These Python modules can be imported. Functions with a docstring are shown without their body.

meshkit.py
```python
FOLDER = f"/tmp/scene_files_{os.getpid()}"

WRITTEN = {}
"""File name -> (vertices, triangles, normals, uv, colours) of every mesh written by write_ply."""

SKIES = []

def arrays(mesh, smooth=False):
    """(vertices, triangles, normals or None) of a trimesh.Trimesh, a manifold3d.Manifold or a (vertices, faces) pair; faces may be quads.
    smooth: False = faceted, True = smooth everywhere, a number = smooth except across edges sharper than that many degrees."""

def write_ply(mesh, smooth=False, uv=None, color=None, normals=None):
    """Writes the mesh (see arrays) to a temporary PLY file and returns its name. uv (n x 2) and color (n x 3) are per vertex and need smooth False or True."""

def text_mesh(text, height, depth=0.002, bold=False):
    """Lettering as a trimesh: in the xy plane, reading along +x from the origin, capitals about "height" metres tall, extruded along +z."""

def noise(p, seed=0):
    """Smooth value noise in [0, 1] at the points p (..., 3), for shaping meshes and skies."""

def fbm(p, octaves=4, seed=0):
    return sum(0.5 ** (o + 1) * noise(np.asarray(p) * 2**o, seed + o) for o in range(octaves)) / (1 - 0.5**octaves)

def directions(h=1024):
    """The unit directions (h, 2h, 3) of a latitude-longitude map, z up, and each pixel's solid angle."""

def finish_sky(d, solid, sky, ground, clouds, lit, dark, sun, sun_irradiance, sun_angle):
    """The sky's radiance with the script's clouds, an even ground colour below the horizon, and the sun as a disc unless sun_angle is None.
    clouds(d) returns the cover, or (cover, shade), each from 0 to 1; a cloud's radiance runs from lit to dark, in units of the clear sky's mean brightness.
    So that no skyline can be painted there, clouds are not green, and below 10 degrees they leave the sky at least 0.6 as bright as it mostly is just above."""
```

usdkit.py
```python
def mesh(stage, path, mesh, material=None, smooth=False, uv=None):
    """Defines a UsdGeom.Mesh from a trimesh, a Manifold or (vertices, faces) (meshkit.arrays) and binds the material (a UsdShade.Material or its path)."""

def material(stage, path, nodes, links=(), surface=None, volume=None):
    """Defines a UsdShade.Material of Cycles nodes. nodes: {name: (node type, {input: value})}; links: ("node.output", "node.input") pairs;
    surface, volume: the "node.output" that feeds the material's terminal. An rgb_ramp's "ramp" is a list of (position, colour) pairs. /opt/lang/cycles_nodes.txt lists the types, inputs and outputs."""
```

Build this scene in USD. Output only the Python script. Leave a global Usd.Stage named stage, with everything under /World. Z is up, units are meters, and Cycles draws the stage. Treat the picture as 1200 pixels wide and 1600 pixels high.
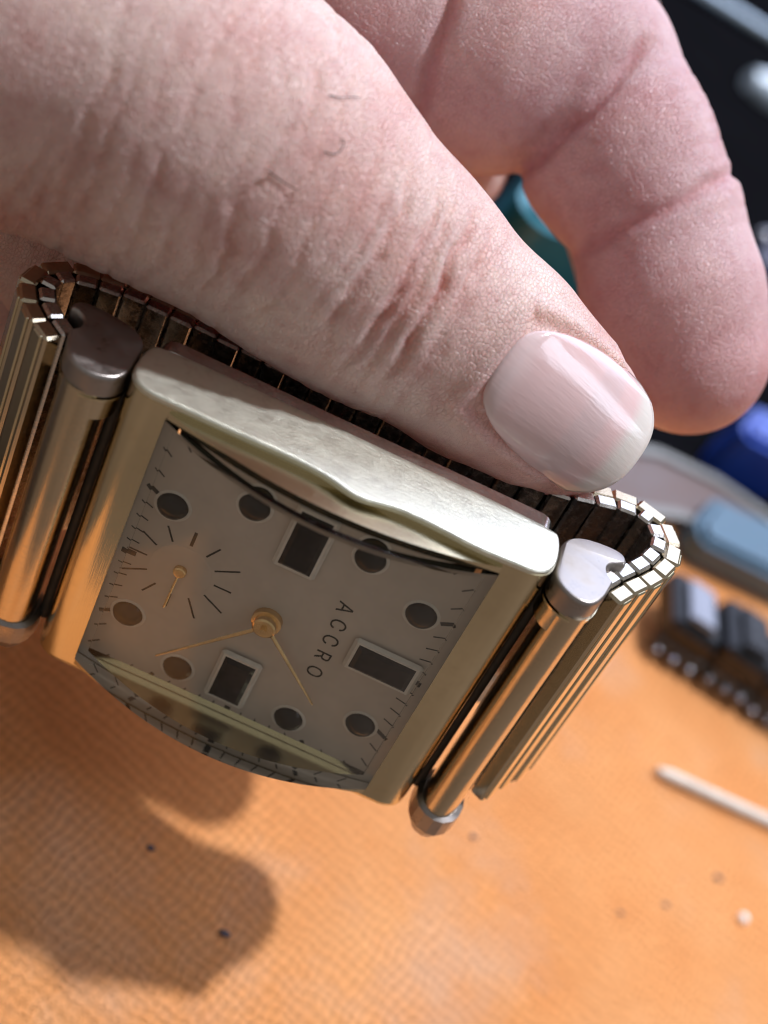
import math, random
import numpy as np, trimesh, usdkit, meshkit
import manifold3d as m3
from shapely.geometry import Polygon, Point, LineString, box as sbox
from pxr import Usd, UsdGeom, UsdLux, UsdShade, Gf, Sdf, Vt

random.seed(7); np.random.seed(7)
stage = Usd.Stage.CreateInMemory()
UsdGeom.SetStageUpAxis(stage, UsdGeom.Tokens.z); UsdGeom.SetStageMetersPerUnit(stage, 1.0)
UsdGeom.Xform.Define(stage, '/World'); UsdGeom.Scope.Define(stage, '/World/Looks')

# ------------------------------------------------------------------ camera, light, exposure
# one unit "u" = 25/22 mm; the lens sees 2360 px focal length over a 1200 px wide picture
S = 25 / 22e3
F, CX, CY, H = 2360.0, 600.0, 800.0, 96.0
NC = np.array([.596, -.525, -.606]); NC /= np.linalg.norm(NC)            # up, as the lens sees it
XW = np.array([1, 0, 0]) - NC[0] * NC; XW /= np.linalg.norm(XW); YW = np.cross(NC, XW)
WM = np.array([XW, YW, NC])                                              # lens frame -> world axes
OFF = np.array([40.0, 62.0, -H])                                         # the cloth under the watch is the origin
def toW(X): return (np.asarray(X) @ WM.T - OFF) * S
def P(px, py, z): return np.array([(px - CX) / F * z, (py - CY) / F * z, z])
def G(px, py, h=0.0):                                                    # where a sight line meets height h over the cloth
    d = np.array([(px - CX) / F, (py - CY) / F, 1.0]); return toW(d * ((h - H) / (NC @ d)))

EXPOSURE = 0.25
SUN_AZ, SUN_EL, SUN_I = math.radians(45), math.radians(74), .95
cam = UsdGeom.Camera.Define(stage, '/World/camera')
rows = [WM @ np.array([1, 0, 0]), WM @ np.array([0, -1, 0]), WM @ np.array([0, 0, -1])]
pos = toW(np.zeros(3))
cam.AddTransformOp().Set(Gf.Matrix4d(*[float(x) for r in rows for x in (*r, 0)], *[float(x) for x in pos], 1))
cam.CreateHorizontalApertureAttr(36.0); cam.CreateVerticalApertureAttr(48.0)
cam.CreateFocalLengthAttr(36 * F / 1200); cam.CreateClippingRangeAttr(Gf.Vec2f(0.005, 20))
cam.CreateFStopAttr(36 * F / 1200 / 2.4); cam.CreateFocusDistanceAttr(96 * S); cam.CreateExposureAttr(EXPOSURE)

def aim(x, d, at=(0, 0, 0)):                                             # a lamp whose light travels along d
    z = -np.asarray(d, float); z /= np.linalg.norm(z); up = np.array([0, 0, 1.]) if abs(z[2]) < .99 else np.array([0, 1., 0])
    xx = np.cross(up, z); xx /= np.linalg.norm(xx); yy = np.cross(z, xx)
    x.AddTransformOp().Set(Gf.Matrix4d(*[float(q) for r in (xx, yy, z) for q in (*r, 0)], *map(float, at), 1))
sd = np.array([math.cos(SUN_EL) * math.sin(SUN_AZ), math.cos(SUN_EL) * math.cos(SUN_AZ), math.sin(SUN_EL)])
sun = UsdLux.DistantLight.Define(stage, '/World/sunlight'); sun.CreateNormalizeAttr(True)
sun.CreateIntensityAttr(SUN_I); sun.CreateAngleAttr(3.0); sun.CreateColorAttr(Gf.Vec3f(.93, .95, 1.0)); aim(sun, -sd)
def window(name, at, look, w, h, inten, col):
    l = UsdLux.RectLight.Define(stage, '/World/' + name); l.CreateWidthAttr(w); l.CreateHeightAttr(h)
    l.CreateIntensityAttr(inten); l.CreateColorAttr(Gf.Vec3f(*col)); aim(l, np.asarray(look) - np.asarray(at), at)
window('unseen_back_light', (.20, .90, .72), (0, 0, .03), 1.6, 1.2, 2.6, (.66, .75, 1.0))  # out of view; placed to light the thumb top and the case wall
window('unseen_side_light', (.62, -.24, 1.0), (0, 0, .03), .40, .40, 5.0, (.80, .85, 1.0))  # out of view; placed to light the hand's front and shine on the nail
usdkit.material(stage, '/World/Looks/room', {'b': ('background_shader', {'color': (1.0, .95, .9), 'strength': .23})}, surface='b.background')
dome = UsdLux.DomeLight.Define(stage, '/World/room_air')
UsdShade.MaterialBindingAPI.Apply(dome.GetPrim()).Bind(UsdShade.Material.Get(stage, '/World/Looks/room'))

# ------------------------------------------------------------------ helpers
USED = {}
def numbered(path):
    n = USED.get(path, 0); USED[path] = n + 1
    return path if n == 0 else '%s_%03d' % (path, n)
def tag(p, label=None, cat=None, group=None, kind=None):
    p = p.GetPrim() if hasattr(p, 'GetPrim') else p
    for k, v in (('label', label), ('category', cat), ('group', group), ('kind', kind)):
        if v: p.SetCustomDataByKey(k, v)
    return p
def thing(name, label, cat, mat=None, loc=(0, 0, 0), group=None):
    x = UsdGeom.Xform.Define(stage, numbered('/World/' + name))
    if mat is not None: x.AddTransformOp().Set(Gf.Matrix4d(*[float(q) for q in np.asarray(mat).ravel()]))
    else: x.AddTranslateOp().Set(Gf.Vec3d(*map(float, loc)))
    return tag(x, label, cat, group)
def obj(name, mesh, mat, parent=None, smooth=30, label=None, colors=None):
    base = str(parent.GetPath()) if parent is not None else '/World'
    m = usdkit.mesh(stage, numbered(base + '/' + name), mesh, LOOK[mat], smooth=smooth)
    if colors is not None:
        UsdGeom.PrimvarsAPI(m).CreatePrimvar('tint', Sdf.ValueTypeNames.Color3fArray, 'vertex').Set(Vt.Vec3fArray.FromNumpy(np.asarray(colors, np.float32)))
    if label: m.GetPrim().SetCustomDataByKey('label', label)
    return m.GetPrim()
def tm(v, f): return trimesh.Trimesh(np.asarray(v, float), np.asarray(f, int), process=False)
def bevbox(c, size, r=.1):                                               # box with cut edges (hull of eight little octahedra)
    sx, sy, sz = np.asarray(size) / 2; r = min(r, sx * .95, sy * .95, sz * .95); pts = []
    for x in (-1, 1):
        for y in (-1, 1):
            for z in (-1, 1):
                pts += [(x * sx, y * (sy - r), z * (sz - r)), (x * (sx - r), y * sy, z * (sz - r)), (x * (sx - r), y * (sy - r), z * sz)]
    return m3.Manifold.hull_points(np.array(pts) + np.asarray(c))
def mtm(m):
    k = m.to_mesh(); return tm(k.vert_properties[:, :3], k.tri_verts)
def prism(poly, lo, hi, ax):                                             # section poly extruded from lo to hi along the axis ax: 'v' maps (x,y)->(a,b)
    m = trimesh.creation.extrude_polygon(poly, hi - lo); q = m.vertices.copy()
    if ax == 'v': m.vertices = np.c_[q[:, 0], q[:, 2] + lo, q[:, 1]]; m.invert()
    else: m.vertices = np.c_[q[:, 0], q[:, 1], q[:, 2] + lo]
    return m
def cyl(p, q, r, r2=None, n=20, cap=True):
    p, q = np.asarray(p, float), np.asarray(q, float); d = q - p; L = np.linalg.norm(d); d /= L
    a = np.cross(d, [0, 0, 1.] if abs(d[2]) < .9 else [1., 0, 0]); a /= np.linalg.norm(a); b = np.cross(d, a); r2 = r if r2 is None else r2
    t = np.arange(n) * 2 * np.pi / n; ring = np.cos(t)[:, None] * a + np.sin(t)[:, None] * b
    v = np.vstack([p + ring * r, q + ring * r2, p, q]); f = []
    for i in range(n):
        j = (i + 1) % n; f += [(i, j, n + j), (i, n + j, n + i), (2 * n, j, i), (2 * n + 1, n + i, n + j)]
    return tm(v, f)
def revolve(profile, c, n=28, flip=-1):                                  # (r, height) profile about the watch's own depth axis, height towards the viewer
    t = np.arange(n) * 2 * np.pi / n; pr = np.asarray(profile, float); k = len(pr)
    v = np.array([(c[0] + r * math.cos(x), c[1] + r * math.sin(x), c[2] + flip * h) for x in t for r, h in pr]); f = []
    for i in range(n):
        for j in range(k - 1):
            a, b = i * k + j, ((i + 1) % n) * k + j; f += [(a, a + 1, b + 1), (a, b + 1, b)]
    m = tm(v, f); m.merge_vertices(); m.update_faces(m.nondegenerate_faces()); trimesh.repair.fix_normals(m); return m
def smooth_poly(pts, it=2):
    p = np.asarray(pts, float)
    for _ in range(it):
        q = np.roll(p, -1, 0); p = np.stack([p * .75 + q * .25, p * .25 + q * .75], 1).reshape(-1, 2)
    return Polygon(p)

def lofted(pts, levels, axis='v'):                                        # a section carried along v through (v, inset) levels
    p = np.asarray(pts, float); n = len(p)
    if Polygon(p).exterior.is_ccw is False: p = p[::-1]
    def ring(ins):
        t = np.roll(p, -1, 0) - np.roll(p, 1, 0); t /= np.linalg.norm(t, axis=1, keepdims=True); return p + np.c_[-t[:, 1], t[:, 0]] * ins
    R = [ring(i) for _, i in levels]; V = []; F_ = []
    for (v, _), r in zip(levels, R): V.append(np.c_[r[:, 0], np.full(n, v), r[:, 1]])
    for k in range(len(levels) - 1):
        for i in range(n):
            j = (i + 1) % n; F_ += [(k * n + i, k * n + j, k * n + n + j), (k * n + i, k * n + n + j, k * n + n + i)]
    V = np.vstack(V)
    for k in (0, len(levels) - 1):
        _, f = trimesh.creation.triangulate_polygon(Polygon(R[k]), engine='earcut'); F_ += [tuple(q + k * n) for q in (f if k else f[:, ::-1])]
    m = tm(V, F_); trimesh.repair.fix_normals(m); return m

# ------------------------------------------------------------------ materials
LOOK = {}
def mat(name, nodes, links, surface='p.BSDF', volume=None):
    LOOK[name] = usdkit.material(stage, '/World/Looks/' + name, nodes, links, surface=surface, volume=volume); return LOOK[name]
def plain(name, col, rough=.5, metal=0., spec=.5, scale=900., var=.15, bump=.0, coat=0.):
    lo = [c * (1 - var) for c in col]; hi = [min(1, c * (1 + var)) for c in col]
    n = {'tc': ('texture_coordinate', {}), 'n': ('noise_texture', {'scale': scale, 'detail': 4., 'roughness': .6}),
         'r': ('rgb_ramp', {'ramp': [(.3, lo), (.7, hi)]}), 'rr': ('map_range', {'from_min': .3, 'from_max': .7, 'to_min': rough * .75, 'to_max': min(1, rough * 1.3)}),
         'p': ('principled_bsdf', {'metallic': metal, 'specular_ior_level': spec, 'coat_weight': coat})}
    l = [('tc.object', 'n.vector'), ('n.fac', 'r.fac'), ('r.color', 'p.base_color'), ('n.fac', 'rr.value'), ('rr.result', 'p.roughness')]
    if bump:
        n['b'] = ('bump', {'strength': bump, 'distance': .0002}); l += [('n.fac', 'b.height'), ('b.normal', 'p.normal')]
    return mat(name, n, l)
def brushed(name, col, rough, mscale, strength, dist=.00002, dirt=(.45, .38, .30), dirtfac=.14, fine=420., vary=.45):
    # fine scratches stretched along one direction, a little tarnish
    n = {'tc': ('texture_coordinate', {}), 'm': ('mapping', {'scale': mscale}), 'n': ('noise_texture', {'scale': 1., 'detail': 5., 'roughness': .65, 'distortion': .3}),
         'n2': ('noise_texture', {'scale': fine, 'detail': 5., 'roughness': .65}), 'dr': ('map_range', {'from_min': .52, 'from_max': .74, 'to_min': 0., 'to_max': dirtfac, 'clamp': True}),
         'mx': ('mix_color', {'a': col, 'b': [c * d * 1.4 for c, d in zip(col, dirt)]}), 'rr': ('map_range', {'from_min': .3, 'from_max': .7, 'to_min': rough * (1 - vary), 'to_max': rough * (1 + vary)}),
         'b': ('bump', {'strength': strength, 'distance': dist}), 'p': ('principled_bsdf', {'metallic': 1.})}
    return mat(name, n, [('tc.object', 'm.vector'), ('m.vector', 'n.vector'), ('tc.object', 'n2.vector'), ('n2.fac', 'dr.value'), ('dr.result', 'mx.fac'), ('mx.result', 'p.base_color'),
                         ('n2.fac', 'rr.value'), ('rr.result', 'p.roughness'), ('n.fac', 'b.height'), ('b.normal', 'p.normal')])
brushed('case_steel', (.73, .73, .63), .38, (1100, 4000, 15000), .9, dist=.00003, dirtfac=.10, fine=900., vary=.12)
brushed('case_gold', (.62, .55, .38), .12, (9000, 350, 9000), .4, dist=.00003, vary=.3)
brushed('band_gold', (.56, .48, .35), .18, (9000, 350, 9000), .4, dist=.00003, vary=.3)
brushed('band_steel', (.60, .57, .54), .22, (3000, 3000, 3000), .3, fine=1600.)
brushed('cap_steel', (.33, .30, .285), .42, (2500, 2500, 2500), .15)
brushed('back_steel', (.80, .77, .75), .2, (1500, 4000, 9000), .3, dirtfac=.1)
plain('dark_gap', (.03, .025, .02), .6)
plain('dial_white', (.56, .49, .44), .45, scale=500., var=.06, bump=.05)
plain('marker_white', (.70, .66, .62), .35, var=.05)
plain('marker_black', (.012, .011, .015), .3, spec=.12)
plain('marker_dome', (.010, .008, .010), .10, spec=.25)
plain('print_black', (.012, .011, .011), .5)
plain('hand_gold', (.80, .56, .30), .18, 1.)
plain('unseen_table_brown', (.11, .075, .05), .5, scale=35., var=.3)
plain('table_black', (.004, .004, .005), .8, spec=.0, scale=60.)
plain('tool_steel', (.42, .50, .56), .3, 1.)
plain('tool_pale', (.50, .60, .70), .35)
plain('blue_plastic', (.012, .05, .32), .4)
plain('navy_plastic', (.01, .012, .06), .4)
plain('teal_plastic', (.015, .14, .19), .45)
plain('slate_plastic', (.04, .095, .15), .5)
plain('brown_leather', (.09, .055, .05), .55, scale=400., bump=.3)
plain('grey_trim', (.16, .16, .155), .5)
plain('link_dark', (.035, .035, .037), .3, 1.)
plain('link_bright', (.22, .22, .24), .22, 1.)
plain('stick_white', (.56, .52, .46), .6)
plain('bead_white', (.85, .85, .82), .35)
plain('speck_dark', (.06, .04, .05), .7)
plain('hair_dark', (.02, .015, .012), .4)
mat('plexi', {'tc': ('texture_coordinate', {}), 'n': ('noise_texture', {'scale': 700., 'detail': 6., 'roughness': .7}), 'b': ('bump', {'strength': .04, 'distance': .0001}),
              'rr': ('map_range', {'from_min': .55, 'from_max': .8, 'to_min': .012, 'to_max': .09, 'clamp': True}),
              'p': ('principled_bsdf', {'base_color': (.97, .97, .92), 'transmission_weight': 1., 'ior': 1.34})},
    [('tc.object', 'n.vector'), ('n.fac', 'b.height'), ('b.normal', 'p.normal'), ('n.fac', 'rr.value'), ('rr.result', 'p.roughness')])
mat('skin', {'tc': ('texture_coordinate', {}), 'mw': ('mapping', {'scale': (3900, 800, 800)}), 'w': ('noise_texture', {'scale': 1., 'detail': 4., 'roughness': .6, 'distortion': .8}),
             'mv': ('mapping', {'scale': (1.7, 1., 1.)}), 'v': ('voronoi_texture', {'feature': 'distance_to_edge', 'scale': 2200.}), 'vc': ('math', {'math_type': 'minimum', 'value2': .12}), 'nv': ('noise_texture', {'scale': 5200., 'detail': 3.}),
             'n': ('noise_texture', {'scale': 130., 'detail': 5., 'roughness': .6}), 'r': ('rgb_ramp', {'ramp': [(.25, (.52, .28, .25)), (.5, (.59, .41, .375)), (.75, (.66, .51, .46))]}),
             'at': ('attribute', {'attribute': 'tint'}), 'mx': ('mix_color', {'blend_type': 'multiply', 'fac': 1.}),
             'm1': ('math', {'math_type': 'multiply_add', 'value2': 4.2}), 'm2': ('math', {'math_type': 'multiply_add', 'value2': .35}), 'm3': ('math', {'math_type': 'multiply', 'value2': 1.1}), 'n2': ('noise_texture', {'scale': 620., 'detail': 4., 'roughness': .7}), 'r2': ('rgb_ramp', {'ramp': [(.3, (.90, .80, .80)), (.5, (1., 1., 1.)), (.75, (1.06, 1.04, 1.0))]}), 'mx2': ('mix_color', {'blend_type': 'multiply', 'fac': 1., 'use_clamp': False}),
             'b': ('bump', {'strength': .75, 'distance': .00020}), 'rr': ('map_range', {'from_min': .3, 'from_max': .7, 'to_min': .32, 'to_max': .46}),
             'p': ('principled_bsdf', {'subsurface_method': 'random_walk', 'subsurface_weight': .28, 'subsurface_radius': (1., .34, .2), 'subsurface_scale': .0015, 'specular_ior_level': .5, 'ior': 1.42})},
    [('tc.object', 'mw.vector'), ('mw.vector', 'w.vector'), ('tc.object', 'mv.vector'), ('mv.vector', 'v.vector'), ('tc.object', 'nv.vector'), ('tc.object', 'n.vector'), ('n.fac', 'r.fac'), ('r.color', 'mx.a'), ('at.color', 'mx.b'),
     ('tc.object', 'n2.vector'), ('n2.fac', 'r2.fac'), ('r2.color', 'mx2.b'), ('mx.result', 'mx2.a'), ('mx2.result', 'p.base_color'), ('w.fac', 'm3.value1'), ('v.distance', 'vc.value1'), ('vc.value', 'm1.value1'), ('m3.value', 'm1.value3'), ('nv.fac', 'm2.value1'), ('m1.value', 'm2.value3'), ('m2.value', 'b.height'),
     ('b.normal', 'p.normal'), ('n.fac', 'rr.value'), ('rr.result', 'p.roughness')])
mat('nail', {'tc': ('texture_coordinate', {}), 'm': ('mapping', {'scale': (160, 2600, 2600)}), 'w': ('noise_texture', {'scale': 1., 'detail': 3., 'roughness': .6}), 'b': ('bump', {'strength': .38, 'distance': .00007}),
             'at': ('attribute', {'attribute': 'tint'}), 'p': ('principled_bsdf', {'roughness': .13, 'coat_weight': .4, 'subsurface_weight': .35, 'subsurface_radius': (1., .5, .4), 'subsurface_scale': .001, 'specular_ior_level': .6})},
    [('tc.object', 'm.vector'), ('m.vector', 'w.vector'), ('w.fac', 'b.height'), ('b.normal', 'p.normal'), ('at.color', 'p.base_color')])
# orange brushed cloth: knitted ribs crossed with a second, finer set, fuzz, dusty and stained places
mat('cloth', {'tc': ('texture_coordinate', {}), 'wn': ('noise_texture', {'scale': 260., 'detail': 3.}), 'wm': ('mapping', {'scale': (.0021, .0021, .0021)}), 'va': ('mix_color', {'blend_type': 'add', 'fac': 1., 'use_clamp': False}),
              'm1': ('mapping', {'rotation': (0, 0, .62)}), 'w1': ('wave_texture', {'scale': 330., 'distortion': 2.6, 'detail': 4., 'detail_scale': 2.2}),
              'm2': ('mapping', {'rotation': (0, 0, 2.0)}), 'w2': ('wave_texture', {'scale': 240., 'distortion': 4.5, 'detail': 4., 'detail_scale': 2.}),
              'pn': ('noise_texture', {'scale': 75., 'detail': 3.}), 'pr': ('map_range', {'from_min': .35, 'from_max': .65, 'to_min': .15, 'to_max': .8, 'clamp': True}), 'mu': ('math', {'math_type': 'multiply'}), 'a2': ('math', {'math_type': 'multiply_add', 'value2': .5}),
              'nf': ('noise_texture', {'scale': 2300., 'detail': 6., 'roughness': .75}), 'ad': ('math', {'math_type': 'multiply_add', 'value2': 1.6}),
              'nb': ('noise_texture', {'scale': 42., 'detail': 6., 'roughness': .62}), 'r': ('rgb_ramp', {'ramp': [(.25, (.72, .27, .085)), (.5, (.81, .345, .125)), (.72, (.85, .40, .165))]}),
              'sn': ('noise_texture', {'scale': 33., 'detail': 7., 'roughness': .66}), 'sr': ('map_range', {'from_min': .52, 'from_max': .70, 'to_min': 0., 'to_max': .5, 'clamp': True}),
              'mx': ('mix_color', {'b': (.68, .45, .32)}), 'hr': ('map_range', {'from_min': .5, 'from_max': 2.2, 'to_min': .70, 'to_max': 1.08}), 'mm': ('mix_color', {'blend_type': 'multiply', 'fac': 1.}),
              'b': ('bump', {'strength': .95, 'distance': .00030}), 'p': ('principled_bsdf', {'roughness': .92, 'specular_ior_level': .1, 'sheen_weight': .12, 'sheen_tint': (1, .6, .35)})},
    [('tc.object', 'wn.vector'), ('wn.color', 'wm.vector'), ('tc.object', 'va.a'), ('wm.vector', 'va.b'), ('va.result', 'm1.vector'), ('m1.vector', 'w1.vector'), ('va.result', 'm2.vector'), ('m2.vector', 'w2.vector'),
     ('tc.object', 'pn.vector'), ('pn.fac', 'pr.value'), ('w1.fac', 'mu.value1'), ('pr.result', 'mu.value2'), ('w2.fac', 'a2.value1'), ('mu.value', 'a2.value3'), ('tc.object', 'nf.vector'), ('nf.fac', 'ad.value1'), ('a2.value', 'ad.value3'),
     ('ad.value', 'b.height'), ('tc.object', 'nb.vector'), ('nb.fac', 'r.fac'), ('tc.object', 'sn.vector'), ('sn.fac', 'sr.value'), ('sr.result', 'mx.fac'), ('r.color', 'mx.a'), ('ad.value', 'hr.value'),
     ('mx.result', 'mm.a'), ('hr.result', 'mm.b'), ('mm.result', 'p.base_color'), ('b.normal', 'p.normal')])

# ------------------------------------------------------------------ setting: black table, orange cloth
tb = trimesh.creation.box((1.6, 1.6, .02)); tb.apply_translation((.2, .3, -.0125))
tag(obj('unseen_table_top', tb, 'unseen_table_brown'), 'brown table top under the cloth, out of view, toned for reflections in the watch', None, None, 'structure')  # out of view; its brown is chosen for what the watch metal reflects
e0, e1 = G(1045, 772), G(1200, 862)                                      # the far hem of the cloth
ed = (e1 - e0)[:2]; ed /= np.linalg.norm(ed); en = np.array([ed[1], -ed[0]])  # along the hem, and towards the viewer
def quad_sheet(u0, u1, v0, v1, z0, z1):
    c = [e0[:2] + u * ed + v * en for u, v in ((u0, v0), (u1, v0), (u1, v1), (u0, v1))]
    m = trimesh.creation.extrude_polygon(Polygon(c).buffer(-.004).buffer(.004), z1 - z0); m.apply_translation((0, 0, z0)); return m
ms = thing('desk_mat', 'black desk mat covering the table beyond the orange cloth', 'mat')
obj('sheet', quad_sheet(-.45, .5, -.55, .020, -.0024, -.0012), 'table_black', ms)
nu, nv_ = 400, 170
gu = np.linspace(-.116, .14, nu); gv = np.linspace(0, .113, nv_); UU, VV = np.meshgrid(gu, gv, indexing='ij')
xy = e0[:2] + UU[..., None] * ed + VV[..., None] * en
p3 = np.c_[xy.reshape(-1, 2) * 28, np.zeros(nu * nv_)]
zz = meshkit.fbm(p3, 3, 3) * .0006 + meshkit.fbm(p3 * 4.5, 3, 5) * .00022
zz = (zz - zz.max()) * np.clip(VV.ravel() / .004, 0, 1)
idx = np.arange(nu * nv_).reshape(nu, nv_)
q = np.stack([idx[:-1, :-1], idx[:-1, 1:], idx[1:, 1:], idx[1:, :-1]], -1).reshape(-1, 4)
cv = np.c_[xy.reshape(-1, 2), zz]; cf = np.vstack([q[:, [0, 1, 2]], q[:, [0, 2, 3]]])
cm = tm(cv, cf)
if cm.face_normals[0, 2] < 0: cm.invert()
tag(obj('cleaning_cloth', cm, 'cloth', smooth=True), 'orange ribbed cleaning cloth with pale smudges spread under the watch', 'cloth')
def ground_z(w):
    i = np.argmin(((cv[:, :2] - np.asarray(w)[:2]) ** 2).sum(1)); return float(cv[i, 2])

# ------------------------------------------------------------------ the watch
from scipy.spatial.transform import Rotation as R_
MW = R_.from_rotvec([6.72934328e-01, 8.17779191e-02, 4.40698676e-01]).as_matrix()
TW = np.array([-6.89188978, 6.48266308, 95.9536508])
def inv(px, py, axis, val):                                              # a sight line in the watch's own axes (a: 6 to 12, v: 9 to 3, b: dial to back)
    D = MW.T @ np.array([(px - CX) / F, (py - CY) / F, 1]); T = MW.T @ TW; return D * ((val + T[axis]) / D[axis]) - T
AX = WM @ MW                                                             # columns: a, v, b in the world
o = toW(TW); mw = np.eye(4)
for i in range(3): mw[i, :3] = AX[:, i]
mw[3, :3] = o
# the watch is modelled in u about its own axes
watch = thing('wrist_watch', 'square gold wrist watch with cream dial and expanding bracelet held by hand', 'watch', mat=mw)
def wobj(name, m, mt, parent=watch, smooth=30, **k):
    m = tm(np.asarray(m.vertices) * S, m.faces); return obj(name, m, mt, parent, smooth, **k)

def stadium(hw, lo, hi, r): return sbox(-hw + r, lo + r, hw - r, hi - r).buffer(r, quad_segs=8)
sec = smooth_poly([(10.9, -.32), (12.7, -.32), (13.85, .7), (13.85, 3.6), (13.2, 4.5), (0, 4.5), (-13.2, 4.5), (-13.85, 3.6), (-13.85, .7), (-12.7, -.32), (-10.9, -.32)], 3)
body = m3.Manifold.extrude(m3.CrossSection([np.array(sec.exterior.coords)[:-1]]), 23.6).rotate([90, 0, 0]).translate([0, 11.8, 0])
hole = bevbox((0, .05, -1.2), (21.7, 22.1, 4.8), .2)
body = body - hole
bm = mtm(body)
# steel end walls are plates of their own over the gold bars
wobj('case', bm, 'case_gold')
for sgn in (-1, 1):
    a_ = 11.8 * sgn; sp_ = np.array(sec.buffer(-.03).simplify(.01).segmentize(.45).exterior.coords)[:-1]
    sp_[:, 1] -= (sp_[:, 1] < 1) * (sgn < 0) * (.62 * np.exp(-((sp_[:, 0] - 1.2) / 1.7) ** 2) + .22 * np.exp(-((sp_[:, 0] - 9) / 2.2) ** 2) - .12 * np.exp(-((sp_[:, 0] + 4) / 2) ** 2))
    wobj('case_side', lofted(sp_, [(a_, 0), (a_ + .25 * sgn, .02), (a_ + .36 * sgn, .12), (a_ + .40 * sgn, .3)]), 'case_steel' if sgn < 0 else 'case_gold', label='scratched pale steel side wall of the case' if sgn < 0 else None)
bk = smooth_poly([(13.5, 11.9), (-13.5, 11.9), (-13.5, -11.9), (13.5, -11.9)], 0).buffer(-1.2).buffer(1.2, quad_segs=6)
bq = lofted(np.array(bk.exterior.coords)[:-1], [(4.52, .1), (4.6, 0), (5.9, .12), (6.4, .7), (7.0, 1.8), (7.2, 3.4)]); q_ = bq.vertices.copy(); bq.vertices = q_[:, [0, 2, 1]]; trimesh.repair.fix_normals(bq)
wobj('case_back', bq, 'back_steel')

# crystal: barrel vault, rising over the middle of the dial, thin shell
def vault(A, V, rise, base):
    xs = np.linspace(-A, A, 41); pts = [(x, -(base + rise * (1 - (x / A) ** 2))) for x in xs] + [(A, .55), (-A, .55)]
    return m3.Manifold.extrude(m3.CrossSection([np.array(pts)], m3.FillRule.NonZero), 2 * V).rotate([90, 0, 0]).translate([0, V, 0])
def solid_of(m):
    return m if m.volume() > 0 else m
outer, inner = vault(10.8, 10.95, 3.0, .55), vault(9.95, 10.05, 2.75, -.25)
inner = inner + bevbox((0, 0, .6), (19.9, 20.1, .6), .01)
edge = trimesh.creation.icosphere(1)
cr = outer - inner
wobj('crystal', mtm(cr), 'plexi', smooth=25)

xs_ = np.linspace(-10.75, 10.75, 31); rimp = Polygon([(x, -(.45 + 2.0 * (1 - (x / 10.8) ** 2))) for x in xs_] + [(10.75, .6), (-10.75, .6)])
for lo_, hi_ in ((11.02, 11.5), (-11.5, -11.02)):
    rm = prism(rimp, lo_, hi_, 'v'); trimesh.repair.fix_normals(rm); wobj('bezel_rim', rm, 'case_gold')
DB = .75                                                                 # the dial lies this deep behind the bezel edge
def D(px, py, b=DB): return inv(px, py, 2, b)[:2]
hub = D(421, 962); dc = np.array([hub[0] + .1, hub[1] - .45])
dial = wobj('dial', mtm(bevbox((0, .1, DB + .3), (21.6, 22.0, .6), .05)), 'dial_white')
def slab(c, ang, l, w, h, z=DB):                                         # small raised bar on the dial
    m = bevbox((0, 0, 0), (l, w, h), h * .3).rotate([0, 0, math.degrees(ang)]).translate([c[0], c[1], z - h / 2 + .002]); return mtm(m)
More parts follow.
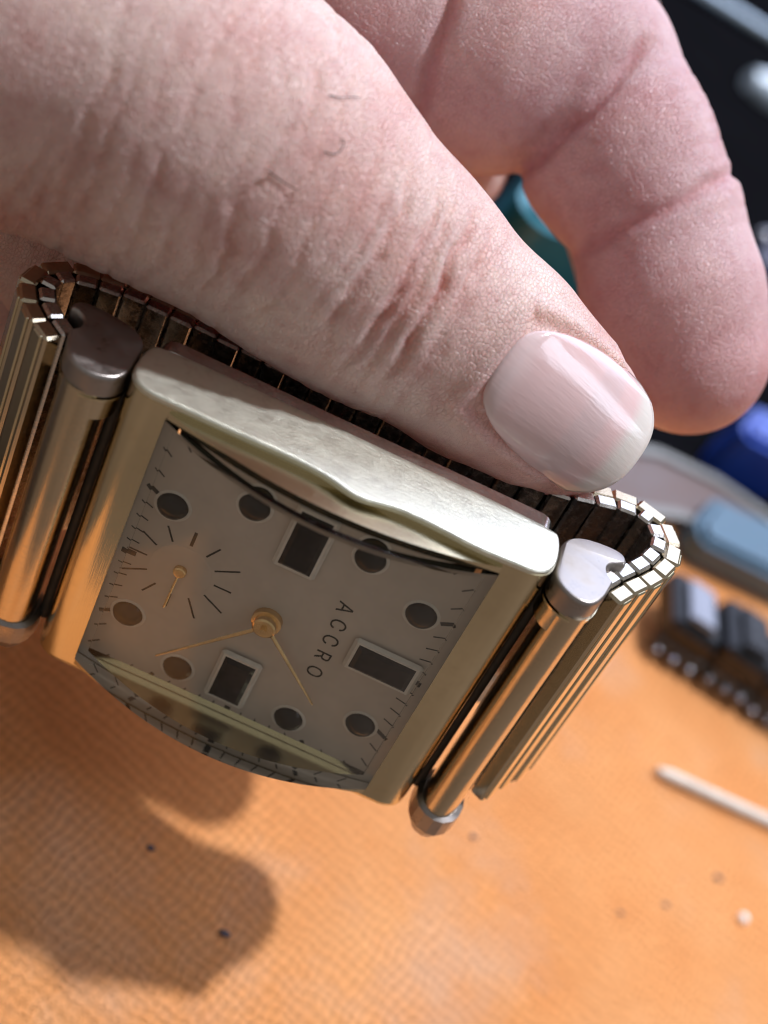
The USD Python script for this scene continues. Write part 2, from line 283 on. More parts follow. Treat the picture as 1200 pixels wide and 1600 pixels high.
# minute track
for k in range(60):
    t = 2 * math.pi * k / 60; d = np.array([math.cos(t), math.sin(t)]); s_ = 9.75 / max(abs(d)); c = hub * .35 + np.array([0, .25]) + d * s_ * np.array([1, 1.0])
    big = k % 5 == 0
    l_, w_ = (.85, .30) if big else (.75, .10)
    if big and k % 15 == 0: w_ = .42
    wobj('minute_mark', slab(c, t, l_, w_, .02), 'print_black', dial)
# small seconds
sc = D(288, 886)
for k in range(12):
    t = 2 * math.pi * k / 12; d = np.array([math.cos(t), math.sin(t)])
    r0, r1 = 2.25, (3.5 if k % 3 else 3.45) + (.45 if k in (1, 11, 2, 5) else 0)
    wobj('seconds_mark', slab(sc + d * (r0 + r1) / 2, t, r1 - r0, .13 + (.09 if k in (9,) else 0), .02), 'print_black', dial)
sh = wobj('small_seconds_disc', revolve([(0, .02), (2.0, .02), (2.02, .0)], (*sc, DB)), 'dial_white', dial)
e = D(263, 940) - sc; L_ = np.linalg.norm(e); ta = math.atan2(e[1], e[0])
wobj('seconds_hand', slab(sc + e * .42, ta, L_ * 1.15, .13, .06, DB - .25), 'hand_gold')
wobj('seconds_pin', revolve([(0, .42), (.34, .40), (.42, .3), (.42, 0)], (*sc, DB)), 'hand_gold')
# hour markers
for px, py in [(277, 786), (402, 787), (580, 867), (657, 953), (562, 1123), (452, 1115), (282, 1037), (207, 953)]:
    c = D(px, py); mk = wobj('hour_marker', revolve([(0, .66), (.3, .63), (.62, .51), (.86, .31), (.98, .10), (1.0, 0)], (*c, DB)), 'marker_dome', smooth=True)
    wobj('marker_rim', revolve([(1.0, .0), (1.0, .05), (1.14, .05), (1.2, .005)], (*c, DB)), 'marker_white', mk)
for px, py, t in [(598, 1030, 0), (368, 1052, math.pi / 2), (480, 845, math.pi / 2)]:
    c = D(px, py); l, w = 3.9, 2.15
    fr = bevbox((0, 0, 0), (l + .75, w + .7, .42), .2).rotate([0, 0, math.degrees(t)]).translate([c[0], c[1], DB - .2])
    lo = np.array([(x * l / 2, y * w / 2, 0) for x in (-1, 1) for y in (-1, 1)]); hi = np.array([(x * (l / 2 - .3), y * (w / 2 - .3), -.22) for x in (-1, 1) for y in (-1, 1)])
    bl = m3.Manifold.hull_points(np.vstack([lo, hi])).rotate([0, 0, math.degrees(t)]).translate([c[0], c[1], DB - .40])
    mk = wobj('hour_marker', mtm(bl), 'marker_black', label='black faceted rectangular hour marker'); wobj('marker_frame', mtm(fr), 'marker_white', mk)
# the name
for ch, (px, py) in zip('ACCRO', [(541, 944), (530, 970), (518, 994), (506, 1018), (493, 1042)]):
    m = meshkit.text_mesh(ch, 1.02, .02); q = m.vertices; q = q - (q.max(0) + q.min(0)) / 2; c = D(px, py)
    m = tm(np.c_[c[0] + q[:, 1], c[1] + q[:, 0], DB - .012 - q[:, 2]], m.faces)
    wobj('letter', m, 'print_black', dial, smooth=False)
# hands and hub
def hand(name, tip, z, w0, w1):
    e = tip - hub; L = np.linalg.norm(e); t = math.atan2(e[1], e[0])
    pts = [(-.2, -w0 / 2), (L * .25, -w0 / 2), (L, -w1 / 2), (L, w1 / 2), (L * .25, w0 / 2), (-.2, w0 / 2)]
    top = [(x, y * .25) for x, y in pts]
    m = m3.Manifold.hull_points(np.array([(x, y, 0) for x, y in pts] + [(x, y, -.12) for x, y in top])).rotate([0, 0, math.degrees(t)]).translate([hub[0], hub[1], z])
    wobj(name, mtm(m), 'hand_gold')
hand('hour_hand', D(489, 1093, DB - .55), DB - .55, .30, .12)
hand('minute_hand', D(249, 1018, DB - .8), DB - .8, .30, .10)
wobj('hand_hub', revolve([(0, 1.25), (.2, 1.25), (.22, 1.0), (.66, 1.0), (.78, .92), (.8, .45), (.98, .42), (1.0, 0)], (*hub, DB)), 'hand_gold')

# end links and caps
def endlink(sg, dv0, dv1):
    g = lambda x: x if sg > 0 or x < 15.5 else 15.5 + (x - 15.5) * 1.27                # the left link is the longer of the two
    tube = smooth_poly([(g(x), y) for x, y in [(14.7, .9), (15.1, -.2), (16.2, -.55), (17.0, .1), (17.4, 1.5), (16.9, 3.0), (15.8, 3.7), (14.8, 2.7)]])
    capp = smooth_poly([(g(x), y) for x, y in [(13.95, 1.0), (14.6, .0), (15.8, -.5), (16.8, -.05), (17.4, 1.1), (17.7, 2.6), (18.1, 4.0), (18.5, 5.2), (18.0, 5.9), (16.5, 5.9), (15, 5.5), (14.1, 4.6), (13.95, 2.6)]])
    capp = capp.difference(Point(g(18.2), 3.7).buffer(1.0, quad_segs=12)); capp = max(getattr(capp, 'geoms', [capp]), key=lambda g_: g_.area).buffer(-.28, quad_segs=5).buffer(.28, quad_segs=5).simplify(.015).segmentize(.5)
    if sg < 0: tube, capp = [Polygon([(-x, y) for x, y in p.exterior.coords]) for p in (tube, capp)]
    el = wobj('end_link', prism(tube, -10.2, 10.7, 'v'), 'band_gold')
    wobj('end_cap', lofted(np.array(capp.exterior.coords)[:-1], [(-10.1, 0), (-11.35, 0), (-11.55, .06), (-11.7, .2)]), 'cap_steel', el, smooth=50)
    wobj('seam_ring', prism(capp.buffer(.07), -9.95, -9.8, 'v'), 'case_gold', el)
    wobj('rear_sleeve', prism(capp.buffer(-.12), -9.8, -8.2, 'v'), 'band_gold', el)
    # lower cap: a chamfered knob
    knob = smooth_poly([(g(x), y) for x, y in [(14.2, .9), (14.8, -.4), (16.3, -.85), (17.5, .1), (17.8, 2.0), (17.1, 3.8), (15.6, 4.2), (14.3, 3.0)]], 1)
    kp = np.array(knob.exterior.coords)[:-1]; kp[:, 0] *= sg
    wobj('end_cap', lofted(kp, [(10.5, .35), (10.75, 0), (12.3, 0), (13.3, .55), (14.0, 1.35)]), 'cap_steel', el, smooth=18)
    # the bar that joins it to the case
    wobj('hinge_pin', cyl((sg * 14.15, -10.9, 2.3), (sg * 14.15, 11.2, 2.3), .42), 'dark_gap', el)
endlink(-1, 0, 0); endlink(1, 0, 0)

# expanding bracelet: links along a closed path
from scipy.interpolate import CubicSpline
path = np.array([(-18.6, 2.6), (-19.8, 3.6), (-21.2, 5.2), (-21.8, 7.0), (-21.1, 8.7), (-19.2, 9.7), (-15, 10.2), (-7.5, 10.0), (0, 9.9), (8, 10.2), (14.5, 11.0), (17.8, 12.1), (20.1, 11.8), (21.1, 9.9), (20.7, 7.6), (19.3, 5.2), (17.7, 2.7)])
dd = np.r_[0, np.cumsum(np.linalg.norm(np.diff(path, axis=0), axis=1))]; sp = CubicSpline(dd, path)
fine = sp(np.linspace(0, dd[-1], 2000)); al = np.r_[0, np.cumsum(np.linalg.norm(np.diff(fine, axis=0), axis=1))]
def at(s):
    s = np.clip(s, .02, al[-1] - .02); p = np.array([np.interp(s, al, fine[:, 0]), np.interp(s, al, fine[:, 1])]); q = np.array([np.interp(s + .02, al, fine[:, 0]), np.interp(s + .02, al, fine[:, 1])]) - p
    return p, q / np.linalg.norm(q)
PITCH = 1.62; nl = int(al[-1] // PITCH)
rng = random.Random(3)
for i in range(nl):
    p, t = at((i + .5) * al[-1] / nl); ang = math.degrees(math.atan2(t[1], t[0])); nrm = np.array([t[1], -t[0]])     # outward normal
    # outward = away from the loop's middle
    if nrm @ (p - np.array([0, 5.])) < 0: nrm = -nrm
    j = rng.uniform(-.06, .06)
    def piece(off, w, th, v0, v1, r):
        c = p + nrm * (off + j); b = bevbox((0, 0, 0), (w, th, v1 - v0), r)
        q = mtm(b); V = q.vertices; x = c[0] + V[:, 0] * t[0] - V[:, 1] * t[1]; y = c[1] + V[:, 0] * t[1] + V[:, 1] * t[0]
        q.vertices = np.c_[x, V[:, 2] + (v0 + v1) / 2, y]; trimesh.repair.fix_normals(q); return q
    _, t1 = at((i + .9) * al[-1] / nl); _, t0 = at((i + .1) * al[-1] / nl); turn = abs(math.asin(np.clip(t0[0] * t1[1] - t0[1] * t1[0], -1, 1))) / .8
    pw = al[-1] / nl
    lk = wobj('bracelet_link', piece(.60, pw + .60 * turn, 1.14, -10.9 + j, 10.2 + j, .17), 'band_gold')
    wobj('top_plate', piece(1.18, (pw + 1.2 * turn) * .55, .22, -10.75 + j, 10.05 + j, .1), 'case_gold', lk)
    wobj('inner_plate', piece(-.56, max(.7, pw - .85 * turn) * .97, 1.06, -11.05 - j, 9.9, .16), 'band_steel', lk)

# ------------------------------------------------------------------ the hand (one continuous surface, worked in lens-frame u, then stood in the world)
def PR(px, py, z, rpx): return (*P(px, py, z), rpx * z / F)
thumb = [PR(-330, -120, 92, 400), PR(60, 50, 91, 300), PR(262, 165, 91, 268), PR(405, 262, 92, 240), PR(520, 372, 93.5, 207), PR(612, 445, 95, 188), PR(765, 562, 97, 156), PR(868, 640, 98, 124), PR(888, 656, 98.5, 104)]
index = [PR(600, -150, 112, 230), PR(588, 30, 112, 165), PR(770, 75, 113, 190), PR(885, 105, 114, 158), PR(905, 120, 114, 150)]
middle_ph = [PR(905, 110, 114, 150), PR(965, 240, 113, 150), PR(1020, 335, 112.5, 136)]
distal = [PR(1022, 335, 112.5, 136), PR(1052, 470, 112, 139), PR(1078, 555, 112, 124)]
behind_watch = [(-40, -16, 23, 8.2), (-22, -6, 20.5, 7.4), (-5, -1, 19.3, 6.6), (6, 3, 18.8, 6.2), (12.5, 4.5, 19, 5.2)]
def LW(a, v, b): return MW @ np.array([a, v, b], float) + TW
behind = [[(*LW(*q[:3]), q[3]) for q in behind_watch], [(*LW(*q[:3]), q[3]) for q in ((-44, -6, 26, 7.6), (-24, 6, 25, 7.), (-6, 11, 24, 6.2), (4, 13, 23.5, 5.))],
          [PR(560, 40, 126, 150), PR(690, 210, 128, 95), PR(715, 255, 128, 80)],
          [PR(620, -190, 130, 210), PR(860, 60, 132, 150), PR(985, 260, 130, 130), PR(1030, 460, 128, 115)],
          [PR(640, -260, 146, 200), PR(880, 60, 148, 145), PR(985, 270, 146, 125), PR(1020, 440, 144, 110)],
          [PR(660, -330, 160, 180), PR(880, 60, 161, 125), PR(980, 240, 159, 110), PR(1010, 380, 157, 95)]]
palm = [PR(-330, -150, 102, 430), PR(120, -330, 118, 400), PR(500, -320, 128, 380), PR(640, -330, 148, 330)]
arm = [PR(-330, -150, 102, 430), PR(-1100, -560, 108, 560)]
def cone(p, A, B):
    a, b = np.asarray(A[:3]), np.asarray(B[:3]); ba = b - a; L2 = ba @ ba; q = p - a
    h = np.clip(q @ ba / L2, 0, 1); return np.sqrt(((q - h[:, None] * ba) ** 2).sum(1)) - (A[3] + (B[3] - A[3]) * h)
def smin(a, b, k):
    h = np.clip(.5 + .5 * (b - a) / k, 0, 1); return b + (a - b) * h - k * h * (1 - h)
def chain(p, c, k):
    d = cone(p, c[0], c[1])
    for i in range(1, len(c) - 1): d = smin(d, cone(p, c[i], c[i + 1]), k)
    return d
def sdf(p):
    p = np.asarray(p, float)
    t = chain(p, thumb, 2.2)
    f = chain(p, index, 1.6); f = smin(f, chain(p, middle_ph, 1.2), .55); f = smin(f, chain(p, distal, 1.2), .5)
    pm = chain(p, palm, 4); pm = smin(pm, chain(p, arm, 4), 4); d = smin(t, pm, 5.)
    d = smin(d, f, 1.1)
    for i, b in enumerate(behind): d = smin(d, chain(p, b, 1.6), .8)
    return d
def march(px, py, z0=70):
    d = np.array([(px - CX) / F, (py - CY) / F, 1]); d /= np.linalg.norm(d); t = z0
    for _ in range(90):
        e = sdf((d * t)[None])[0]; t += e * .9
        if e < .003: break
    return d * t
def grad(p, h=.05):
    g = np.stack([sdf(p + np.eye(3)[i] * h) - sdf(p - np.eye(3)[i] * h) for i in range(3)], 1); return g / np.maximum(np.linalg.norm(g, axis=1, keepdims=True), 1e-9)
def nets(lo, hi, h):                                                     # surface nets of the distance field
    n = np.ceil((np.asarray(hi) - lo) / h).astype(int) + 1
    ax = [lo[i] + h * np.arange(n[i]) for i in range(3)]
    val = np.empty(n, np.float32); Y, Z = np.meshgrid(ax[1], ax[2], indexing='ij')
    for i in range(0, n[0], 12):
        xs = ax[0][i:i + 12]; pts = np.stack(np.broadcast_arrays(xs[:, None, None], Y[None], Z[None]), -1).reshape(-1, 3); val[i:i + 12] = sdf(pts).reshape(len(xs), n[1], n[2])
    s = val < 0; c = np.zeros(n - 1, int); off = [(x, y, z) for x in (0, 1) for y in (0, 1) for z in (0, 1)]
    for x, y, z in off: c += s[x:n[0] - 1 + x, y:n[1] - 1 + y, z:n[2] - 1 + z]
    act = (c > 0) & (c < 8); cell = -np.ones(n - 1, int); ii = np.argwhere(act); cell[act] = np.arange(len(ii))
    acc = np.zeros((len(ii), 3)); cnt = np.zeros(len(ii))
    for a in off:
        for k in range(3):
            if a[k]: continue
            b = list(a); b[k] = 1; va = val[tuple((ii + a).T)]; vb = val[tuple((ii + b).T)]; m = (va < 0) != (vb < 0)
            t = np.where(m, va / np.where(m, va - vb, 1), 0); q = np.array(a, float)[None] + t[:, None] * np.eye(3)[k]; acc[m] += q[m]; cnt[m] += 1
    v = np.asarray(lo) + h * (ii + acc / cnt[:, None]); F_ = []
    for k in range(3):
        u, w = (k + 1) % 3, (k + 2) % 3; sl = [slice(1, n[i] - 1) for i in range(3)]; sl2 = list(sl); sl[k] = slice(0, n[k] - 1); sl2[k] = slice(1, n[k])
        A, B = s[tuple(sl)], s[tuple(sl2)]; e = np.argwhere(A != B); inside = A[tuple(e.T)]; e = e + np.array([0 if i == k else 1 for i in range(3)])
        def cid(du, dw):
            q = e.copy(); q[:, u] += du; q[:, w] += dw; return cell[tuple(q.T)]
        quad = np.stack([cid(-1, -1), cid(0, -1), cid(0, 0), cid(-1, 0)], 1); quad[~inside] = quad[~inside][:, ::-1]; F_.append(quad)
    f = np.vstack(F_); f = f[(f >= 0).all(1)]
    return v, np.vstack([f[:, [0, 1, 2]], f[:, [0, 2, 3]]])
hv, hf = nets(np.array([-46., -52., 74.]), np.array([34., 25., 176.]), .62)
hm = tm(hv, hf)
# finer triangles where the picture shows the skin
zc = hv[:, 2]; px_, py_ = CX + F * hv[:, 0] / zc, CY + F * hv[:, 1] / zc
seen = ((px_ > -60) & (px_ < 1260) & (py_ > -60) & (py_ < 900) & (zc < 118))
hm = hm.subdivide(face_index=np.nonzero(seen[hf].all(1))[0]); hv = np.array(hm.vertices); hf = np.array(hm.faces)
for _ in range(2): hv = hv - grad(hv) * sdf(hv)[:, None]
nrm = grad(hv); zc = hv[:, 2]; px_, py_ = CX + F * hv[:, 0] / zc, CY + F * hv[:, 1] / zc
# creases: thumb joint, finger joints, folds of the thumb's ball
tdir = P(765, 562, 97) - P(405, 262, 92); tdir /= np.linalg.norm(tdir); tc0 = P(612, 445, 95)
acr = np.cross(tdir, [0, 0, 1.]); acr /= np.linalg.norm(acr)             # across the thumb
sT, wT = (hv - tc0) @ tdir, (hv - tc0) @ acr
onthumb = (chain(hv, thumb, 2.2) < .35)
nz = meshkit.fbm(hv * .35, 3, 11); nz = nz - nz.mean(); nb = np.clip(meshkit.fbm(hv * .28 + 9, 3, 17) * 1.0, -9, 9); nb = np.clip((nb - nb.mean()) / nb.std() * .26 + .85, .45, 1.25)
disp = np.zeros(len(hv)); red = np.zeros(len(hv))
def crease(mask, s, s0, depth, width, r=0.):
    g = np.exp(-((s - s0) / width) ** 2) * mask; disp[:] -= depth * g; red[:] = np.maximum(red, g * r)
up = np.clip((nrm @ np.array([0, -.35, -.94]) - .1) * 1.6, 0, 1)
for k, (s0, dp, wd, cv_) in enumerate([(-4.3, .24, .26, .03), (-2.9, .38, .32, .022), (-1.5, .42, .36, .014), (-.2, .38, .32, .006), (1.1, .40, .34, -.004), (2.3, .32, .28, -.014), (3.4, .2, .24, -.022), (-5.8, .16, .22, .03)]):
    m = onthumb * np.exp(-((wT + .8 - .3 * k) / (5.2 - .25 * abs(k - 3))) ** 4)
    crease(m * nb, sT + cv_ * wT ** 2 + .16 * wT + nz * 1.7 + .35 * math.sin(2.3 * k), s0, dp * (1.3, 1.1, 1.6, .9, 1.55, 1.1, 1.1, 1.1)[k], wd * .92, .4)
for k in range(5):                                                       # side folds under the joint
    crease(onthumb * np.exp(-((wT + 6.2) / 2.6) ** 2), sT + .55 * (wT + 5) + nz, -2.6 + 1.55 * k, .12, .22, .3)
for k in range(9):                                                       # long soft wrinkles over the ball of the thumb
    crease(onthumb * (sT < -6) * nb, sT + .22 * wT + nz * 3.0, -7.6 - 1.75 * k, .10 + .05 * (k % 3), .24)
for (bx, by), dr, n_ in [((60, 330), (.45, -.9), 4)]:
    q = (np.stack([px_, py_], 1) - np.array([bx, by])); a_ = q @ np.array([dr[1], -dr[0]]) / 26.; l_ = q @ np.array(dr) / 26.
    for k in range(n_): crease((zc < 100) * np.exp(-(l_ / 4.2) ** 2), a_ + nz * 2 + .05 * l_ ** 2, -2.2 + 1.4 * k, .22, .34, .15)
onfin = (np.minimum(np.minimum(chain(hv, index, 1.6), chain(hv, middle_ph, 1.2)), chain(hv, distal, 1.2)) < .4) & (zc < 120)
def line(mask, x0, y0, x1, y1, dp, wd, r, ends=1.):
    d = np.array([x1 - x0, y1 - y0], float); L = np.linalg.norm(d); d /= L; q = np.stack([px_ - x0, py_ - y0], 1); l = q @ d / L; a = q @ np.array([-d[1], d[0]]) / 21.
    crease(mask * np.clip(np.minimum(l, 1 - l) / .12 + ends, 0, 1), a + nz * .8, 0, dp, wd, r)
line(onfin, 812, 275, 1010, 70, .75, .6, .8, .6)
line(onfin, 905, 392, 1152, 268, .65, .55, .8, .6)
line(onfin, 648, 200, 708, -20, .8, .6, .7, .8)
for k in range(7): line(onfin, 1000 + 12 * k, 105 + 26 * k, 1100 + 9 * k, 78 + 27 * k, .07, .16, 0, .2)   # dry lines over the bent knuckle
for k in range(4): line(onfin, 1075 + 6 * k, 282 + 24 * k, 1190, 268 + 26 * k, .06, .15, 0, .2)
# nail bed: a groove round the nail, and a fold of skin behind it
A0, A1 = P(765, 562, 97), P(905, 668, 98.5); AX1 = (A1 - A0) / np.linalg.norm(A1 - A0); M2 = -A0 / np.linalg.norm(A0); M2 = M2 - (M2 @ AX1) * AX1; M2 /= np.linalg.norm(M2); M3 = np.cross(AX1, M2)
ll = (hv - A0) @ AX1; th = np.arctan2((hv - A0) @ M3, (hv - A0) @ M2); sg0 = np.clip((ll + .25) / 10.7, 0, 1)
hw = .53 + .45 * sg0 ** .8; q1 = (np.abs(th + .06 + .10 * sg0) - hw) * 6.3; q0 = (-.75 - ll)              # outside the side edges, behind the cuticle
dn = np.where((q1 > 0) & (q0 > 0), np.hypot(q1, q0), np.maximum(q1, q0)); near = onthumb * (ll < 9.5) * (ll > -4)
disp += near * (.20 * np.exp(-((dn - .6) / .55) ** 2) - .30 * np.clip(-dn / .4 + .4, 0, 1)) * np.clip((9 - ll) / 4, 0, 1)
red = np.maximum(red, near * .6 * np.exp(-((dn - .2) / .5) ** 2))
disp += (meshkit.fbm(hv * .9, 3, 21) - .5) * .05
hv2 = hv + nrm * disp[:, None]
tint = np.ones((len(hv), 3))
warm = np.clip(red, 0, 1)[:, None]
tipd = np.exp(-((hv - P(1085, 640, 108)) ** 2).sum(1) / 60)[:, None] + .8 * np.exp(-((hv - P(880, 760, 94)) ** 2).sum(1) / 40)[:, None]
fing_shade = np.clip((1.2 - np.minimum(np.minimum(chain(hv, index, 1.6), chain(hv, middle_ph, 1.2)), chain(hv, distal, 1.2))), 0, 1)[:, None] * np.clip((zc - 100) / 6, 0, 1)[:, None]  # forefinger: pinker skin tone, with its shade also put into the colour
tint = tint * (1 - fing_shade * np.array([.17, .25, .16])) * (1 - warm * np.array([.03, .13, .12])) * (1 - np.clip(tipd, 0, 1) * np.array([.0, .14, .16]))
hand_at = toW(P(300, 150, 92))
TH = np.array([tdir, acr, np.cross(tdir, acr)])                          # the hand's own axes: along the thumb, across it, and out
thw = WM @ TH.T
if np.linalg.det(thw) < 0: TH[2] *= -1; thw = WM @ TH.T
mh = np.eye(4)
for i in range(3): mh[i, :3] = thw[:, i]
mh[3, :3] = hand_at
person = thing('person', 'bare hand pinching the watch bracelet between thumb and bent forefinger', 'person', mat=mh)
def toH(x): return ((np.asarray(x) - P(300, 150, 92)) @ TH.T) * S
obj('hand', tm(toH(hv2), hf), 'skin', person, smooth=True, colors=tint)
# thumb nail: a curved plate laid on the real surface of the thumb
def nail(name, corners, proud, ns=34, nt=40):
    c = [np.array(q, float) for q in corners]                            # near-top, far-top, far-bottom, near-bottom (picture points on the thumb)
    V = np.zeros((ns, nt, 3)); col = np.zeros((ns, nt, 3))
    for i in range(ns):
        for j in range(nt):
            s_, t_ = i / (ns - 1), j / (nt - 1); tt = 2 * t_ - 1
            bulge0, bulge1 = -.10 * (1 - tt ** 2), .10 * (1 - abs(tt) ** 2.5)
            s2 = bulge0 + s_ * (1 + bulge1 - bulge0)
            q = (c[0] * (1 - t_) + c[3] * t_) * (1 - s2) + (c[1] * (1 - t_) + c[2] * t_) * s2
            V[i, j] = (q[0], q[1], s_); e = abs(tt)
            w = np.clip((s_ - (.80 + .08 * e ** 2)) / .07, 0, 1); lun = np.clip((.14 - s_ + .05 * (1 - e)) / .1, 0, 1) * .5
            col[i, j] = (1 - w) * (np.array([.66, .42, .41]) * (1 - lun) + lun * np.array([.72, .56, .55])) + w * np.array([.62, .55, .50])
    return V, col
NC_ = [(832, 500), (1003, 592), (868, 772), (748, 668)]
V, col = nail('thumb', NC_, .3)
# carry the grid on to the surface: along sight lines to a smooth barrel about the thumb's axis (a touch flatter than the flesh)
a0, a1 = P(765, 562, 97), P(905, 668, 98.5); ax_ = (a1 - a0) / np.linalg.norm(a1 - a0)
rad0, rad1 = 156 * 97 / F + .22, 156 * 97 / F - .62
def radial(l, th, flesh=.0):                                             # the thumb's own surface, found from outside along a spoke
    d = np.cos(th)[:, None] * n2 + np.sin(th)[:, None] * n3
    def rr(lc):
        o = a0 + ax_ * lc[:, None]; r = np.full(len(l), 12.)
        for _ in range(30): r = r - sdf(o + d * r[:, None]) * .9
        return r
    ra, rb = rr(np.full(len(l), 2.5)), rr(np.full(len(l), 5.0)); r = np.where(l < 5, rr(np.minimum(l, 5)), rb + (rb - ra) / 2.5 * (l - 5) - .012 * np.maximum(l - 5, 0) ** 2)
    return a0 + ax_ * l[:, None] + d * (r + flesh)[:, None], d
n2 = -a0 / np.linalg.norm(a0); n2 = n2 - (n2 @ ax_) * ax_; n2 /= np.linalg.norm(n2); n3 = np.cross(ax_, n2)
NAIL_L = 7.0
def lt(px, py):
    w = march(px, py) - a0; return w @ ax_, math.atan2(w @ n3, w @ n2)
LT = [lt(*c_) for c_ in ((832, 505), (955, 580), (840, 745), (752, 665))]
print('NAIL', np.round(LT, 2), 'tip', (a1 - a0) @ ax_ + a1[2] * 108 / F)
l0, l1 = -.25, 10.5
th0, th1 = LT[0][1], LT[3][1]
ns, nt = V.shape[:2]; sg_, tg_ = np.meshgrid(np.linspace(0, 1, ns), np.linspace(0, 1, nt), indexing='ij'); tt_ = 2 * tg_ - 1
start = l0 - .55 * (1 - tt_ ** 2) + 1.0 * np.abs(tt_) ** 5; lg = start + sg_ * (l1 - 2.2 * np.abs(tt_) ** 3.2 - start)
thg = -.06 - .10 * sg_ + tt_ * (.53 + .45 * sg_ ** .8) * (1 - .10 * (1 - sg_) ** 3)
tpv, gcen = radial(lg.ravel(), thg.ravel(), .16); top = tpv.reshape(ns, nt, 3)
rim = np.minimum.reduce([np.minimum(np.arange(nt), nt - 1 - np.arange(nt))[None, :] / 4 + 0 * np.arange(ns)[:, None], np.arange(ns)[:, None] / 3 + 0 * np.arange(nt)[None, :]])
sink = (1 - np.clip(rim, 0, 1)) * .22
topv = top.reshape(-1, 3) - gcen * sink.reshape(-1, 1); botv = top.reshape(-1, 3) - gcen * .42
gi = np.arange(ns * nt).reshape(ns, nt); qd = np.stack([gi[:-1, :-1], gi[1:, :-1], gi[1:, 1:], gi[:-1, 1:]], -1).reshape(-1, 4); tri = np.vstack([qd[:, [0, 1, 2]], qd[:, [0, 2, 3]]])
loop = np.r_[gi[:, 0], gi[-1, 1:], gi[::-1, -1][1:], gi[0, ::-1][1:-1]]; N_ = ns * nt; l2 = np.roll(loop, -1)
side = np.vstack([np.c_[loop, l2, l2 + N_], np.c_[loop, l2 + N_, loop + N_]])
nm = tm(toH(np.vstack([topv, botv])), np.vstack([tri, tri[:, ::-1] + N_, side])); trimesh.repair.fix_normals(nm)
obj('thumb_nail', nm, 'nail', person, smooth=True, colors=np.vstack([col.reshape(-1, 3)] * 2))
# a few dark hairs on the thumb
def hair(pts, r=.042):
    w = [march(*p) for p in pts]; g = grad(np.array(w)); w = np.array([x + n_ * .10 for i, (x, n_) in enumerate(zip(w, g))])
    t = np.linspace(0, 1, len(w)); cs = CubicSpline(t, w); pp = cs(np.linspace(0, 1, 12))
    m = trimesh.util.concatenate([cyl(pp[i], pp[i + 1], r * (1 - .05 * i), r * (1 - .05 * (i + 1)), n=6) for i in range(11)])
    obj('hair', tm(toH(m.vertices), m.faces), 'hair_dark', person)
hair([(418, 267), (432, 277), (448, 288), (462, 295), (468, 292)]); hair([(513, 150), (530, 153), (548, 153), (562, 154)])
hair([(506, 238), (520, 241), (531, 236), (536, 222), (529, 220)], .035)

# ------------------------------------------------------------------ things beyond and beside the watch
def oriented(name, label, cat, p, q, group=None):                        # an Xform at p whose x axis runs to q along the table
    d = np.asarray(q) - p; L = np.linalg.norm(d[:2]); x = thing(name, label, cat, mat=np.array([[d[0] / L, d[1] / L, 0, 0], [-d[1] / L, d[0] / L, 0, 0], [0, 0, 1, 0], [p[0], p[1], p[2], 1]]), group=group); return x, L
mmb = lambda c, s, r=.001: mtm(bevbox(c, s, r))
# white stick on the cloth
p, q = G(1032, 1200, 1.), G(1330, 1338, 1.); p[2] = max(ground_z(p), ground_z(q)) + .00085; st, L = oriented('cotton_swab_stick', 'thin white paper stick lying on the orange cloth', 'stick', p, q)
obj('shaft', trimesh.util.concatenate([cyl((0, 0, 0), (.002, 0, 0), .0004, .00075), cyl((.002, 0, 0), (L, 0, 0), .00075)]), 'stick_white', st)
# little white bead and specks
p = G(1165, 1433, .4); s_ = trimesh.creation.icosphere(3, radius=.00062); s_.apply_scale([1, 1.05, .9]); s_.apply_translation((0, 0, .00045))
bd = thing('bead', 'tiny round white bead on the cloth near its pale smudge', 'bead', loc=(p[0], p[1], ground_z(p))); obj('ball', s_, 'bead_white', bd, smooth=True)
for i, (px, py, r, lab) in enumerate([(1125, 1371, .00045, 'dark crumb nearest to the white bead on the cloth'), (1043, 1412, .00034, 'small purplish crumb midway on the pale smudge'), (742, 1306, .00032, 'tiny dark crumb below the lower end cap of the watch'),
                                 (355, 1456, .00042, 'dark crumb at the lower edge of the watch shadow'), (240, 1322, .0003, 'small dark crumb inside the watch shadow'), (972, 1425, .0003, 'faint brown crumb left of the purplish one')]):
    p = G(px, py); m = trimesh.creation.icosphere(1, radius=r); rg = np.random.default_rng(i); m.vertices *= (1 + rg.uniform(-.35, .35, (len(m.vertices), 1))); m.apply_scale([1.3, .8, .5]); m.apply_translation((0, 0, r * .3))
    c_ = thing('crumb', lab, 'crumb', loc=(p[0], p[1], ground_z(p))); obj('grain', m, 'speck_dark', c_)
